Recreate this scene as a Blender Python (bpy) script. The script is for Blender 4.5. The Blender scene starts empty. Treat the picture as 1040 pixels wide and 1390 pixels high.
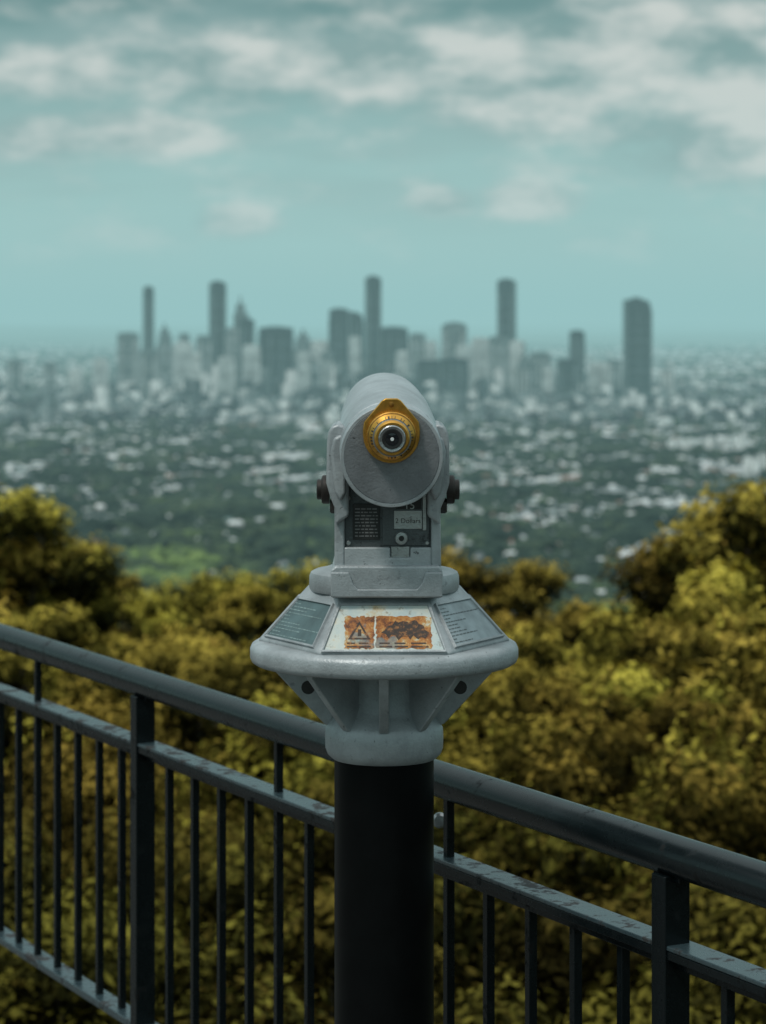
import bpy, bmesh, math, random
import numpy as np
from mathutils import Vector, Matrix
random.seed(4); rng=np.random.default_rng(7)
scn=bpy.context.scene
F=3400.0; CZ=1.68; HY=443.0
def P(px,py,d): return Vector(((px-520)*d/F, d, CZ-(py-HY)*d/F))

# ------------------------------------------------------------ materials
def newmat(name):
    m=bpy.data.materials.new(name); m.use_nodes=True
    nt=m.node_tree; b=nt.nodes['Principled BSDF']
    return m,nt,b
def noise(nt,scale,detail=4,rough=.55,coord='Object'):
    tc=nt.nodes.new('ShaderNodeTexCoord'); n=nt.nodes.new('ShaderNodeTexNoise')
    n.inputs['Scale'].default_value=scale; n.inputs['Detail'].default_value=detail; n.inputs['Roughness'].default_value=rough
    nt.links.new(tc.outputs[coord],n.inputs['Vector']); return n
def ramp(nt,src,stops,interp='LINEAR'):
    r=nt.nodes.new('ShaderNodeValToRGB'); r.color_ramp.interpolation=interp
    els=r.color_ramp.elements
    while len(els)<len(stops): els.new(.5)
    for e,(p,c) in zip(els,stops):
        e.position=p; e.color=(*c,1) if len(c)==3 else c
    nt.links.new(src,r.inputs['Fac']); return r
def mixc(nt,fac,a,b,mode='MIX'):
    m=nt.nodes.new('ShaderNodeMix'); m.data_type='RGBA'; m.blend_type=mode
    for i,v in ((0,fac),(6,a),(7,b)):
        if hasattr(v,'links'): nt.links.new(v,m.inputs[i])
        elif i==0: m.inputs[0].default_value=v
        else: m.inputs[i].default_value=(*v,1)
    return m.outputs[2]
def bump(nt,b,src,strength,dist):
    n=nt.nodes.new('ShaderNodeBump'); n.inputs['Strength'].default_value=strength; n.inputs['Distance'].default_value=dist
    nt.links.new(src,n.inputs['Height']); nt.links.new(n.outputs['Normal'],b.inputs['Normal']); return n
def math_(nt,op,a,b=None,c=None):
    m=nt.nodes.new('ShaderNodeMath'); m.operation=op
    for i,v in enumerate((a,b,c)):
        if v is None: continue
        if hasattr(v,'links'): nt.links.new(v,m.inputs[i])
        else: m.inputs[i].default_value=v
    return m.outputs[0]

def mat_cast(name,col,dark=.62,rough=.42,metal=.25,bs=.5):
    m,nt,b=newmat(name)
    n1=noise(nt,11,8,.7,'Object'); n2=noise(nt,340,2,.5,'Object'); n3=noise(nt,60,5,.7,'Object'); n4=noise(nt,150,3,.6,'Object')
    c=mixc(nt,ramp(nt,n1.outputs['Fac'],[(.38,(0,0,0)),(.62,(1,1,1))]).outputs[0],[x*.70 for x in col],[x*1.06 for x in col])
    sp=ramp(nt,n3.outputs['Fac'],[(.32,(1,1,1)),(.39,(0,0,0))]).outputs[0]
    c=mixc(nt,sp,c,[x*dark for x in col])
    sp2=ramp(nt,n4.outputs['Fac'],[(.28,(1,1,1)),(.31,(0,0,0))]).outputs[0]
    c=mixc(nt,sp2,c,[x*.35 for x in col])
    nt.links.new(c,b.inputs['Base Color'])
    b.inputs['Roughness'].default_value=rough; b.inputs['Metallic'].default_value=metal
    mx=math_(nt,'ADD',math_(nt,'MULTIPLY',n2.outputs['Fac'],.6),n3.outputs['Fac'])
    bump(nt,b,mx,bs,.0017)
    return m
M_cast=mat_cast('cast_grey_paint',(.385,.415,.43))
M_tube=mat_cast('tube_grey_paint',(.42,.455,.475),rough=.36,bs=.3)
M_face=mat_cast('face_grey_paint',(.215,.227,.24),dark=.75,rough=.5)
M_coin=mat_cast('coinbox_metal',(.10,.11,.115),dark=.5,rough=.4,metal=.6)
M_steel=mat_cast('brushed_steel',(.42,.43,.43),dark=.5,rough=.33,metal=.8)
def simple(name,col,rough=.5,metal=0.0,nscale=60,var=.3,bs=.1,spec=.5):
    m,nt,b=newmat(name); n=noise(nt,nscale,4)
    c=mixc(nt,ramp(nt,n.outputs['Fac'],[(.3,(0,0,0)),(.7,(1,1,1))]).outputs[0],[x*(1-var) for x in col],[min(1,x*(1+var)) for x in col])
    nt.links.new(c,b.inputs['Base Color']); b.inputs['Roughness'].default_value=rough; b.inputs['Metallic'].default_value=metal
    b.inputs['Specular IOR Level'].default_value=spec
    bump(nt,b,n.outputs['Fac'],bs,.001); return m
M_gold=simple('brass_gold',(.62,.33,.065),.3,.85,120,.22,.2)
M_golddark=simple('brass_worn',(.30,.15,.03),.45,.7,200,.4,.3)
M_black=simple('black_rubber',(.012,.012,.012),.4)
M_bolt=simple('dark_bolt',(.026,.021,.018),.5,.3)
M_glint=simple('painted_glint_white',(.7,.72,.72),.5)
M_glass=simple('dark_lens',(.01,.012,.015),.05)
M_post=simple('black_post_paint',(.0025,.003,.0032),.38,0,25,.25,.05,spec=.10)
M_labelplate=simple('dark_label',(.03,.03,.03),.4,.3)
M_labeltxt=simple('label_text',(.17,.17,.17),.5)
M_teal=simple('teal_label',(.065,.11,.115),.3,0,40,.3)
M_tealtxt=simple('teal_label_text',(.22,.30,.30),.5)
M_greylabel=simple('grey_label',(.26,.31,.33),.3,0,40,.25)
M_greytxt=simple('grey_label_text',(.10,.115,.12),.5)
def inkmat():
    m,nt,b=newmat('faded_ink'); n=noise(nt,150,6,.75)
    nt.links.new(ramp(nt,n.outputs['Fac'],[(.46,(.022,.013,.009)),(.55,(.07,.03,.012)),(.61,(.30,.12,.03))]).outputs[0],b.inputs['Base Color']); b.inputs['Roughness'].default_value=.4; return m
M_ink=simple('ink',(.03,.02,.015),.5); M_fink=inkmat()
def mat_rail(name='rail_dark_paint',k=1.0,spec=.24,thr=.37,r0=.16):
    m,nt,b=newmat(name)
    n=noise(nt,22,6,.7,'Object'); n2=noise(nt,260,3,.6,'Object')
    chip=ramp(nt,n.outputs['Fac'],[(thr,(1,1,1)),(thr+.02,(0,0,0))]).outputs[0]
    nt.links.new(mixc(nt,chip,(.0035*k,.006*k,.007*k),(.0015,.0015,.0015)),b.inputs['Base Color'])
    r=ramp(nt,n.outputs['Fac'],[(thr-.01,(.8,.8,.8)),(thr+.05,(.30,.30,.30)),(.75,(r0,)*3)]).outputs[0]
    nt.links.new(r,b.inputs['Roughness']); b.inputs['Specular IOR Level'].default_value=spec
    bump(nt,b,n2.outputs['Fac'],.12,.0006); return m
M_rail=mat_rail(); M_railt=mat_rail('mid_rail_weathered_paint',8,.95,.42,.22); M_railh=mat_rail('handrail_paint',1.3,.34,.34,.2)
def mat_panel():
    m,nt,b=newmat('weathered_label_panel')
    n=noise(nt,28,6,.7); n2=noise(nt,90,4,.7)
    c=ramp(nt,n.outputs['Fac'],[(.30,(.34,.17,.05)),(.38,(.60,.50,.34)),(.45,(.62,.64,.58)),(.62,(.48,.56,.56)),(.8,(.68,.70,.68))]).outputs[0]
    c=mixc(nt,ramp(nt,n2.outputs['Fac'],[(.3,(.6,.6,.6)),(.42,(0,0,0))]).outputs[0],c,(.14,.09,.04))
    nt.links.new(c,b.inputs['Base Color']); b.inputs['Roughness'].default_value=.3; bump(nt,b,n2.outputs['Fac'],.15,.001); return m
M_panel=mat_panel()
def mat_sticker():
    m,nt,b=newmat('rusty_sticker')
    n=noise(nt,48,9,.8); n2=noise(nt,30,3,.5)
    c=ramp(nt,n.outputs['Fac'],[(.38,(.05,.018,.008)),(.44,(.24,.07,.012)),(.52,(.46,.17,.03)),(.58,(.52,.32,.11)),(.63,(.58,.60,.52)),(.7,(.5,.56,.55))]).outputs[0]
    c=mixc(nt,ramp(nt,n2.outputs['Fac'],[(.58,(0,0,0)),(.64,(.6,.6,.6))]).outputs[0],c,(.12,.24,.27))
    nt.links.new(c,b.inputs['Base Color']); b.inputs['Roughness'].default_value=.35; return m
M_stick=mat_sticker()

# ------------------------------------------------------------ mesh helpers
def obj_from(name,verts,faces,mats,mi=None,parent=None,smooth=None,bevel=None,bseg=2):
    me=bpy.data.meshes.new(name); me.from_pydata([tuple(v) for v in verts],[],faces)
    for m in (mats if isinstance(mats,(list,tuple)) else [mats]): me.materials.append(m)
    if mi is not None: me.polygons.foreach_set('material_index',mi)
    bm=bmesh.new(); bm.from_mesh(me); bmesh.ops.recalc_face_normals(bm,faces=bm.faces); bm.to_mesh(me); bm.free()
    o=bpy.data.objects.new(name,me); scn.collection.objects.link(o)
    if parent: o.parent=parent
    if smooth is not None:
        me.polygons.foreach_set('use_smooth',[True]*len(me.polygons)); me.set_sharp_from_angle(angle=math.radians(smooth))
    if bevel:
        md=o.modifiers.new('bevel','BEVEL'); md.width=bevel; md.segments=bseg; md.limit_method='ANGLE'; md.angle_limit=math.radians(35)
        me.polygons.foreach_set('use_smooth',[True]*len(me.polygons)); md.harden_normals=True
    return o
def lathe(name,prof,M,mat,parent,seg=64,mis=None,smooth=35):
    vs=[];fs=[];mi=[]
    for (r,h) in prof:
        for k in range(seg):
            a=2*math.pi*k/seg; vs.append(M@Vector((r*math.cos(a),r*math.sin(a),h)))
    for i in range(len(prof)-1):
        for k in range(seg):
            k2=(k+1)%seg; fs.append((i*seg+k,i*seg+k2,(i+1)*seg+k2,(i+1)*seg+k)); mi.append(mis[i] if mis else 0)
    fs.append(tuple(range(seg))); mi.append(mis[0] if mis else 0)
    L=(len(prof)-1)*seg; fs.append(tuple(range(L,L+seg))); mi.append(mis[-1] if mis else 0)
    return obj_from(name,vs,fs,mat,mi,parent,smooth=smooth)
def extr(name,pts,y0,y1,mat,parent,bevel=None,M=None,bseg=2):
    """polygon (x,z) extruded between y0,y1"""
    n=len(pts); vs=[Vector((x,y0,z)) for x,z in pts]+[Vector((x,y1,z)) for x,z in pts]
    if M: vs=[M@v for v in vs]
    fs=[tuple(range(n)),tuple(range(2*n-1,n-1,-1))]+[(i,(i+1)%n,n+(i+1)%n,n+i) for i in range(n)]
    return obj_from(name,vs,fs,mat,None,parent,bevel=bevel,bseg=bseg)
def box(name,x0,x1,y0,y1,z0,z1,mat,parent,bevel=None,bseg=2):
    return extr(name,[(x0,z0),(x1,z0),(x1,z1),(x0,z1)],y0,y1,mat,parent,bevel,bseg=bseg)
def boxpx(name,px0,px1,py0,py1,d0,d1,mat,parent,bevel=None):
    a=P(px0,py1,d0); b=P(px1,py0,d0)
    return box(name,a.x,b.x,d0,d1,a.z,b.z,mat,parent,bevel)
def empty(name,loc=(0,0,0)):
    e=bpy.data.objects.new(name,None); scn.collection.objects.link(e); e.location=loc; e.empty_display_size=.2; return e
def T(x,y,z): return Matrix.Translation((x,y,z))

# ------------------------------------------------------------ TELESCOPE
tel=empty('coin_operated_telescope')
AX=0.0015; AD=3.30
zz=lambda py: CZ-(py-HY)*AD/F
C=T(AX,AD,0)
lathe('post',[(.0655,0.0),(.0655,zz(1020))],C,M_post,tel,96)
lathe('post_base_flange',[(.12,0.002),(.12,.012),(.118,.014),(.067,.014)],C,M_post,tel,64)
lathe('collar',[(.062,zz(1028)),(.068,zz(1028)),(.0745,zz(1022)),(.0775,zz(1014)),(.078,zz(1000)),(.0775,zz(988)),(.073,zz(979)),(.064,zz(968)),(.058,zz(955)),(.057,zz(892))],C,M_cast,tel,96)
# rim disc
lathe('dish_rim',[(.056,1.236),(.15,1.236),(.170,1.238),(.1745,1.241),(.1765,1.246),(.1765,1.257),(.174,1.2625),(.169,1.2655),(.16,1.2665)],C,M_cast,tel,128)
# gusset fins under the dish
for i,a in enumerate([0,40,90,140,180,220,270,320]):
    R=Matrix.Rotation(math.radians(a),4,'Z')
    ang=[(.050,1.240),(.150,1.240),(.148,1.231),(.0790,1.157),(.050,1.146)]
    th=.0068 if a in(0,) else .0055
    Mf=C@R@Matrix.Rotation(math.radians(-90),4,'Z')
    extr('gusset_%d'%(i+1),ang,-th,th,M_cast,tel,.0022,Mf)
for sx in(-1,1):
    lathe('gusset_hole',[(.009,-.0015),(.009,.0)],C@T(sx*.1,-.0058,1.205)@Matrix.Rotation(math.radians(90),4,'X'),M_black,tel,20)
# hexagonal top
Rb,Rt,zb,zt=.171,.098,1.2645,1.3435
vs=[];
for R_,z_ in((Rb,zb),(Rt,zt)):
    for k in range(6):
        a=math.radians(60*k); vs.append(Vector((AX+R_*math.cos(a),AD+R_*math.sin(a),z_)))
fs=[(k,(k+1)%6,6+(k+1)%6,6+k) for k in range(6)]+[tuple(range(6)),tuple(range(6,12))]
obj_from('hexagonal_dish',vs,fs,M_cast,None,tel,bevel=.008,bseg=5)
def facet(theta):
    """theta: outward azimuth in degrees, -90 = toward camera"""
    a=math.radians(theta); n0=Vector((math.cos(a),math.sin(a),0)); u=Vector((-n0.y,n0.x,0))
    c30=math.cos(math.radians(30)); pb=Vector((AX,AD,zb))+n0*Rb*c30; pt=Vector((AX,AD,zt))+n0*Rt*c30
    v=(pt-pb).normalized(); n=u.cross(v).normalized()
    if n.dot(n0)<0: n=-n
    L=(pt-pb).length
    return Matrix((( u.x,n.x,v.x,pb.x),(u.y,n.y,v.y,pb.y),(u.z,n.z,v.z,pb.z),(0,0,0,1))),L
def trap(hb,ht,v0,v1): return [(-hb,v0),(hb,v0),(ht,v1),(-ht,v1)]
def ringframe(name,o,i,h,M,mat):
    vs=[Vector((x,0,z)) for x,z in o]+[Vector((x,h,z)) for x,z in [(a[0]*.985,a[1]) for a in o]]+[Vector((x,h,z)) for x,z in i]+[Vector((x*.97,.0,z)) for x,z in i]
    vs=[M@v for v in vs]; fs=[]
    for r in range(3):
        for k in range(4): fs.append((r*4+k,r*4+(k+1)%4,(r+1)*4+(k+1)%4,(r+1)*4+k))
    return obj_from(name,vs,fs,mat,None,tel,bevel=.0008)
for th,kind in((-90,'front'),(-150,'left'),(-30,'right'),(30,'b'),(90,'c'),(150,'d')):
    M,L=facet(th)
    if kind=='front':
        fo,fi,pl=trap(.0800,.0590,.005,.078),trap(.0770,.0560,.008,.0745),trap(.0770,.0560,.0078,.0748)
    else:
        fo,fi,pl=trap(.0680,.0480,.010,.076),trap(.0650,.0455,.013,.0725),trap(.0650,.0458,.0128,.0728)
    ringframe('panel_frame_'+kind,fo,fi,.0034,M,M_cast)
    pm={'front':M_panel,'left':M_teal,'right':M_greylabel}.get(kind,M_greylabel)
    extr('label_panel_'+kind,pl,.0004,.0010,pm,tel,None,M)
    if kind=='front':
        ux=(M.to_3x3()@Vector((1,0,0))).x; s=1 if ux>0 else -1
        def q(name,x0,x1,v0,v1,h0,h1,m):
            xs=sorted((s*x0,s*x1)); return extr(name,[(xs[0],v0),(xs[1],v0),(xs[1],v1),(xs[0],v1)],h0,h1,m,tel,None,M)
        def torn(name,x0,x1,v0,v1,seed):   # worn sticker with ragged edge
            r=random.Random(seed); pts=[]
            def edge(ax,ay,bx,by):
                for i in range(14):
                    t=i/14; pts.append((ax+(bx-ax)*t+r.uniform(-.0015,.0015),ay+(by-ay)*t+r.uniform(-.0015,.0015)))
            edge(x0,v0,x1,v0); edge(x1,v0,x1,v1); edge(x1,v1,x0,v1); edge(x0,v1,x0,v0)
            vs=[M@Vector((s*x,.0014,z)) for x,z in pts]; obj_from(name,vs,[tuple(range(len(pts)))],M_stick,None,tel)
        torn('warning_sticker',-.050,-.013,.011,.058,3)
        torn('picture_sticker',-.010,.060,.011,.058,5)
        dv=-.006
        tri=[(-.0315-.0145,.030),(-.0315+.0145,.030),(-.0315,.057)]; tin=[(-.0315-.0100,.0325),(-.0315+.0100,.0325),(-.0315,.0520)]
        vsx=[M@Vector((s*x,.0017,z+dv)) for x,z in tri+tin]
        obj_from('warning_triangle',vsx,[(0,1,4,3),(1,2,5,4),(2,0,3,5)],M_fink,None,tel)
        q('warning_mark',-.0335,-.0290,.029,.039,.0014,.0017,M_fink)
        pts=[(-.004,.040),(.002,.038),(.006,.031),(.009,.037),(.014,.036),(.018,.0285),(.022,.034),(.030,.035),(.033,.030),(.037,.036),(.043,.030),(.047,.034),(.052,.031),(.057,.040),(.052,.044),(.050,.051),(.044,.053),(.040,.0595),(.031,.055),(.026,.058),(.018,.055),(.014,.0575),(.010,.051),(.003,.049),(.001,.044)]
        vsx=[M@Vector((s*x,.0017,z+dv)) for x,z in pts]
        obj_from('picture_motif',vsx,[tuple(range(len(pts)))],M_fink,None,tel)
        k=0
        for r,vv in enumerate((.0125,.0175)):
            for (a,b) in((-.047,-.034),(-.032,-.017),(-.006,.010),(.013,.030),(.034,.056)):
                q('text_line_%d'%k,a,b-.003*(r%2),vv,vv+.002,.0014,.0017,M_fink); k+=1
    elif kind in('left','right'):
        vv=[];ff=[]
        for r in range(11):
            v0=.016+r*.0050; hw=.060-.20*(v0-.01)
            x=-hw
            while x<hw-.004:
                w=random.uniform(.002,.009); x1=min(hw,x+w)
                b=len(vv)
                for (xx,zz_) in((x,v0),(x1,v0),(x1,v0+.0014),(x,v0+.0014)): vv.append(M@Vector((xx,.0014,zz_)))
                ff.append((b,b+1,b+2,b+3)); x=x1+.002
                if random.random()<.1: break
        obj_from('label_text_'+kind,vv,ff,M_tealtxt if kind=='left' else M_greytxt,None,tel)
# round ledge above the hexagon
lathe('ledge',[(.06,zz(800)),(.0975,zz(800)),(.099,zz(796)),(.0985,zz(781)),(.0965,zz(776)),(.091,zz(773)),(.080,zz(771)),(.072,zz(768)),(.0,zz(767))],C,M_cast,tel,96)
def pp(pts,d): return [((x-520)*d/F,CZ-(y-HY)*d/F) for x,y in pts]
d=3.190
extr('neck_base',pp([(449,812),(449,774),(455,768),(596,768),(601,774),(601,812)],d),d,3.40,M_cast,tel,.004,bseg=3)
d=3.1855
extr('neck_base_lip',pp([(449,811),(449,777),(474,777),(479,792),(486,800),(566,800),(573,792),(578,777),(601,777),(601,811)],d),d,3.1895,M_cast,tel,.0018)
# housing
d=3.205
extr('housing_back',pp([(457,772),(457,640),(597,640),(597,772)],d),d+.010,3.385,M_cast,tel,.003)
extr('housing_stile_left',pp([(454,770),(454,655),(468,655),(468,743),(468,770)],d-.004),d-.004,d+.03,M_cast,tel,.003)
extr('housing_stile_right',pp([(585,770),(585,655),(598,655),(599,770)],d-.004),d-.004,d+.03,M_cast,tel,.003)
extr('housing_sill',pp([(467,770),(467,743),(530,743),(530,757),(557,757),(557,743),(586,743),(586,770)],d-.003),d-.003,d+.03,M_cast,tel,.0022)
# coin mechanism
e=d+.0035
boxpx('coin_panel',468,585,660,744,e,e+.006,M_coin,tel,.0008)
boxpx('sill_notch_plate',531,556,742,757,e-.002,e+.004,M_steel,tel,.0006)
boxpx('instruction_plate',479,516,684,733,e-.002,e-.0003,M_labelplate,tel,.0006)
vv=[];ff=[]
for r in range(9):
    x=482
    while x<511:
        w=random.uniform(2,7); a=P(x,690+r*4.6+1.7,e-.0024); b2=P(min(513,x+w),690+r*4.6,e-.0024); b=len(vv)
        vv+= [(a.x,e-.0024,a.z),(b2.x,e-.0024,a.z),(b2.x,e-.0024,b2.z),(a.x,e-.0024,b2.z)]; ff.append((b,b+1,b+2,b+3)); x+=w+1.5
obj_from('instruction_text',vv,ff,M_labeltxt,None,tel)
boxpx('coin_slot_block',519,583,662,741,e-.0022,e-.0003,M_coin,tel,.001)
boxpx('price_plate',535,573,693,718,e-.0042,e-.0022,M_steel,tel,.0006)
boxpx('coin_slot_recess',537,572,672,691,e-.0030,e-.0022,M_black,tel,.0004)
boxpx('coin_slot_frame',574,579,668,720,e-.005,e-.0022,M_steel,tel,.0006)
def text(name,s,px,py,d,size,mat):
    cu=bpy.data.curves.new(name,'FONT'); cu.body=s; cu.size=size; cu.align_x='CENTER'; cu.extrude=.0001
    o=bpy.data.objects.new(name,cu); scn.collection.objects.link(o); p=P(px,py,d); o.location=(p.x,d,p.z); o.rotation_euler=(math.radians(90),0,0)
    cu.materials.append(mat); o.parent=tel; return o
text('price_text','2 Dollars',554,710,e-.0044,.0088,M_ink)
text('duration_text','15',556,691,e-.0034,.014,M_steel)
rx=Matrix.Rotation(math.radians(90),4,'X')
p=P(545,730,e)
lathe('coin_lock',[(.0085,0),(.0085,.006),(.0075,.0075),(.004,.0078)],T(p.x,e-.002,p.z)@rx,[M_steel],tel,32)
lathe('coin_lock_core',[(.0035,0),(.0035,.009)],T(p.x,e-.002,p.z)@rx,[M_black],tel,20)
for (x,y) in((473,737),(580,737),(473,676)):
    p=P(x,y,e); lathe('panel_screw',[(.003,0),(.003,.0015),(.002,.0022)],T(p.x,e-.0001,p.z)@rx,[M_steel],tel,16)
# yoke arms
def arm(name,pts,y0,y1): extr(name,pp(pts,3.20),y0,y1,M_cast,tel,.0045,bseg=3)
arm('yoke_arm_left',[(444,600),(446,586),(451,578),(459,575),(468,578),(474,590),(474,700),(456,712),(455,690),(449,676),(443,655)],3.19,3.33)
arm('yoke_arm_right',[(610,600),(608,586),(603,578),(595,575),(586,578),(580,590),(580,700),(597,712),(598,690),(604,676),(610,655)],3.19,3.33)
arm('yoke_flange_left',[(449,612),(453,594),(463,588),(470,594),(470,668),(463,680),(454,664)],3.180,3.1895)
arm('yoke_flange_right',[(605,612),(601,594),(591,588),(584,594),(584,668),(591,680),(600,664)],3.180,3.1895)
for sx,px in((-1,443),(1,611)):
    p=P(px,665,3.215); Mr=T(p.x,3.225,p.z)@Matrix.Rotation(math.radians(90*sx),4,'Y')
    lathe('pivot_bolt',[(.0185,-.004),(.0185,.004),(.017,.006),(.013,.0065),(.013,.0115),(.011,.0125),(.002,.0125)],Mr,M_bolt,tel,28)
    p=P(455 if sx<0 else 600,688,3.2); Mr=T(p.x,3.222,p.z)@Matrix.Rotation(math.radians(90*sx),4,'Y')
    lathe('lock_bolt',[(.010,-.004),(.010,.005),(.008,.007),(.002,.007)],Mr,M_bolt,tel,6,smooth=10)
# tube
Fc=P(532,620,3.12); Bc=P(521,559,3.50)
za=(Bc-Fc).normalized(); xa=(Vector((1,0,0))-za*za.x).normalized(); ya=za.cross(xa)
MT=Matrix(((xa.x,ya.x,za.x,Fc.x),(xa.y,ya.y,za.y,Fc.y),(xa.z,ya.z,za.z,Fc.z),(0,0,0,1)))
lathe('telescope_tube',[(.0575,.004),(.0600,.0015),(.0635,.0015),(.0645,.003),(.0645,.030),(.0632,.032),(.0632,.034),(.0648,.036),(.0650,.16),(.0630,.26),(.0585,.345),(.0565,.372),(.053,.380),(.045,.380),(.044,.33),(.0,.33)],MT,M_tube,tel,128,smooth=25)
lathe('tube_end_plate',[(.0595,.0038),(.0595,.0022),(.0588,.0012),(.002,.0012)],MT,M_face,tel,96,smooth=25)
lathe('objective_lens',[(.044,.335),(.03,.333),(.001,.332)],MT,M_glass,tel,48)
# eyepiece, local y points down
ME=MT@T(-.0006,-.0278,0)
k=.000918
tri=[(-8,-50),(8,-50),(13,-47),(37,-18),(38.5,-8)]+[(38.5*math.cos(math.radians(a)),38.5*math.sin(math.radians(a))) for a in range(0,181,12)]+[(-38.5,-8),(-37,-18),(-13,-47)]
vs=[ME@Vector((x*k,y*k,z)) for z in(.0012,-.0045) for x,y in tri]; n=len(tri)
obj_from('eyepiece_flange',vs,[tuple(range(n)),tuple(range(2*n-1,n-1,-1))]+[(i,(i+1)%n,n+(i+1)%n,n+i) for i in range(n)],M_gold,None,tel,bevel=.0012)
lathe('flange_emblem',[(.0034,0),(.0034,-.0055),(.002,-.006)],ME@T(0,-.0385,0),M_golddark,tel,20)
rr=lambda v: v*k*.97
lathe('eyepiece_ring',[(rr(34),-.0045),(rr(34.5),-.0055),(rr(34.5),-.012),(rr(33.5),-.0135),(rr(32.5),-.014),(rr(32),-.0185),(rr(30.5),-.020),(rr(27),-.0235),(rr(26),-.0235),(rr(25),-.0255),(rr(24),-.031),(rr(22.5),-.0325),(rr(19.5),-.0325),(rr(18.5),-.030)],ME,[M_gold,M_steel,M_golddark],tel,96,mis=[0,0,0,2,2,0,0,1,1,0,0,0,0])
lathe('eye_cup',[(rr(19.2),-.029),(rr(19),-.0335),(rr(17.5),-.0345),(rr(14.5),-.0335)],ME,[M_steel],tel,64)
lathe('eye_cup_inner',[(rr(14.5),-.0330),(rr(13.5),-.0350),(rr(11.5),-.035),(rr(9),-.0342)],ME,[M_labelplate],tel,48)
lathe('eye_lens',[(rr(8.8),-.0340),(rr(8.5),-.0355),(rr(4),-.0362),(rr(.5),-.0364)],ME,[M_glass],tel,48)
lathe('lens_painted_glint',[(rr(2.6),-.0362),(rr(2.2),-.0368)],ME,[M_glint],tel,20)  # white disc painted on as the lens highlight
# scale marks on the conical face + knurls on the ring
vv=[];ff=[]
for i in range(40):
    a=2*math.pi*i/40
    if random.random()<.25: continue
    r0,z0,r1,z1=rr(27.4),-.02345,rr(30.0),-.0208
    w=.016 if random.random()<.6 else .04
    b=len(vv)
    for (r_,z_,aa) in((r0,z0,a-w),(r0,z0,a+w),(r1,z1,a+w),(r1,z1,a-w)): vv.append(ME@Vector((r_*math.cos(aa),r_*math.sin(aa),z_-.0004)))
    ff.append((b,b+1,b+2,b+3))
obj_from('dioptre_scale_marks',vv,ff,M_ink,None,tel)
vv=[];ff=[]
for i in range(60):
    a=2*math.pi*i/60
    b=len(vv)
    for z_ in(-.0058,-.0118):
        for (r_,aa) in((rr(34.2),a-.02),(rr(35.4),a-.012),(rr(35.4),a+.012),(rr(34.2),a+.02)): vv.append(ME@Vector((r_*math.cos(aa),r_*math.sin(aa),z_)))
    ff+=[(b,b+1,b+5,b+4),(b+1,b+2,b+6,b+5),(b+2,b+3,b+7,b+6),(b,b+1,b+2,b+3),(b+4,b+5,b+6,b+7)]
obj_from('knurling',vv,ff,M_gold,None,tel)

# ------------------------------------------------------------ RAILING
fen=empty('metal_railing')
P0=Vector((-.80,5.22,0)); ed=Vector((1.242,-2.33,0)).normalized(); en=Vector((-ed.y,ed.x,0))
MF=Matrix(((ed.x,en.x,0,P0.x),(ed.y,en.y,0,P0.y),(0,0,1,0),(0,0,0,1)))   # local x along fence, y outward
S0,S1=-9.2,7.5
def tube(name,s0,s1,r,z,mat,seg=40):
    return lathe(name,[(r*.6,s0-.0),(r,s0+.004),(r,s1-.004),(r*.6,s1)],MF@T(0,0,z)@Matrix.Rotation(math.radians(90),4,'Y'),mat,fen,seg)
tube('handrail_a',S0,1.66,.0253,1.035,M_railh)
tube('handrail_sleeve',1.655,1.72,.0236,1.035,M_rail)
tube('handrail_b',1.715,S1,.0253,1.035,M_railh)
def fbar(name,x0,x1,y0,y1,z0,z1,bevel=.0015,mat=None):
    return extr(name,[(x0,z0),(x1,z0),(x1,z1),(x0,z1)],y0,y1,mat or M_rail,fen,bevel,MF)
fbar('mid_rail',S0,S1,-.021,.021,.924,.930,.0015,M_railt)
fbar('mid_rail_side',S0,S1,-.0205,.0205,.913,.9235,.001)
fbar('mid_rail_web',S0,S1,-.007,.007,.900,.9125)
fbar('bottom_rail',S0,S1,-.021,.021,.408,.422,.002,M_railt)
vv=[];ff=[]
def addbox(x0,x1,y0,y1,z0,z1):
    b=len(vv)
    for z in(z0,z1):
        for x,y in((x0,y0),(x1,y0),(x1,y1),(x0,y1)): vv.append(MF@Vector((x,y,z)))
    for f in((0,1,2,3),(7,6,5,4),(0,1,5,4),(1,2,6,5),(2,3,7,6),(3,0,4,7)): ff.append(tuple(b+i for i in f))
SP=1.668
for kpost in range(-5,4):
    sx=.787+SP*kpost
    fbar('fence_post_%d'%(kpost+6),sx-.015,sx+.015,-.0235,.0135,.045,1.014,.002)
    fbar('post_saddle_%d'%(kpost+6),sx-.028,sx+.028,-.012,.012,1.006,1.018,.002)
    for j in range(1,15):
        x=sx+SP*j/15
        if x>S1: break
        addbox(x-.0062,x+.0062,-.0062,.0062,.421,.901)
        if j in(5,10): addbox(x-.006,x+.006,-.006,.006,.929,1.014)
obj_from('balusters',vv,ff,M_rail,None,fen,bevel=.001)
pb=P(597,1113,3.62)
lathe('round_fixing',[(.011,0),(.011,.006),(.008,.009),(.001,.010)],T(pb.x,pb.y,pb.z)@rx,M_steel,fen,24)
def mat_conc():
    m,nt,b=newmat('concrete'); n=noise(nt,3,8,.7); n2=noise(nt,80,4,.7)
    nt.links.new(ramp(nt,n.outputs['Fac'],[(.3,(.07,.07,.068)),(.7,(.14,.14,.13))]).outputs[0],b.inputs['Base Color']); b.inputs['Roughness'].default_value=.85
    bump(nt,b,n2.outputs['Fac'],.4,.003); return m
M_conc=mat_conc()
extr('concrete_kerb',[(S0,-.6),(S1,-.6),(S1,.05),(S0,.05)],-.07,.08,M_conc,None,.01,MF)
extr('lookout_deck',[(S0,-.6),(S1,-.6),(S1,0),(S0,0)],-9,-.0705,M_conc,None,None,MF)

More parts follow.
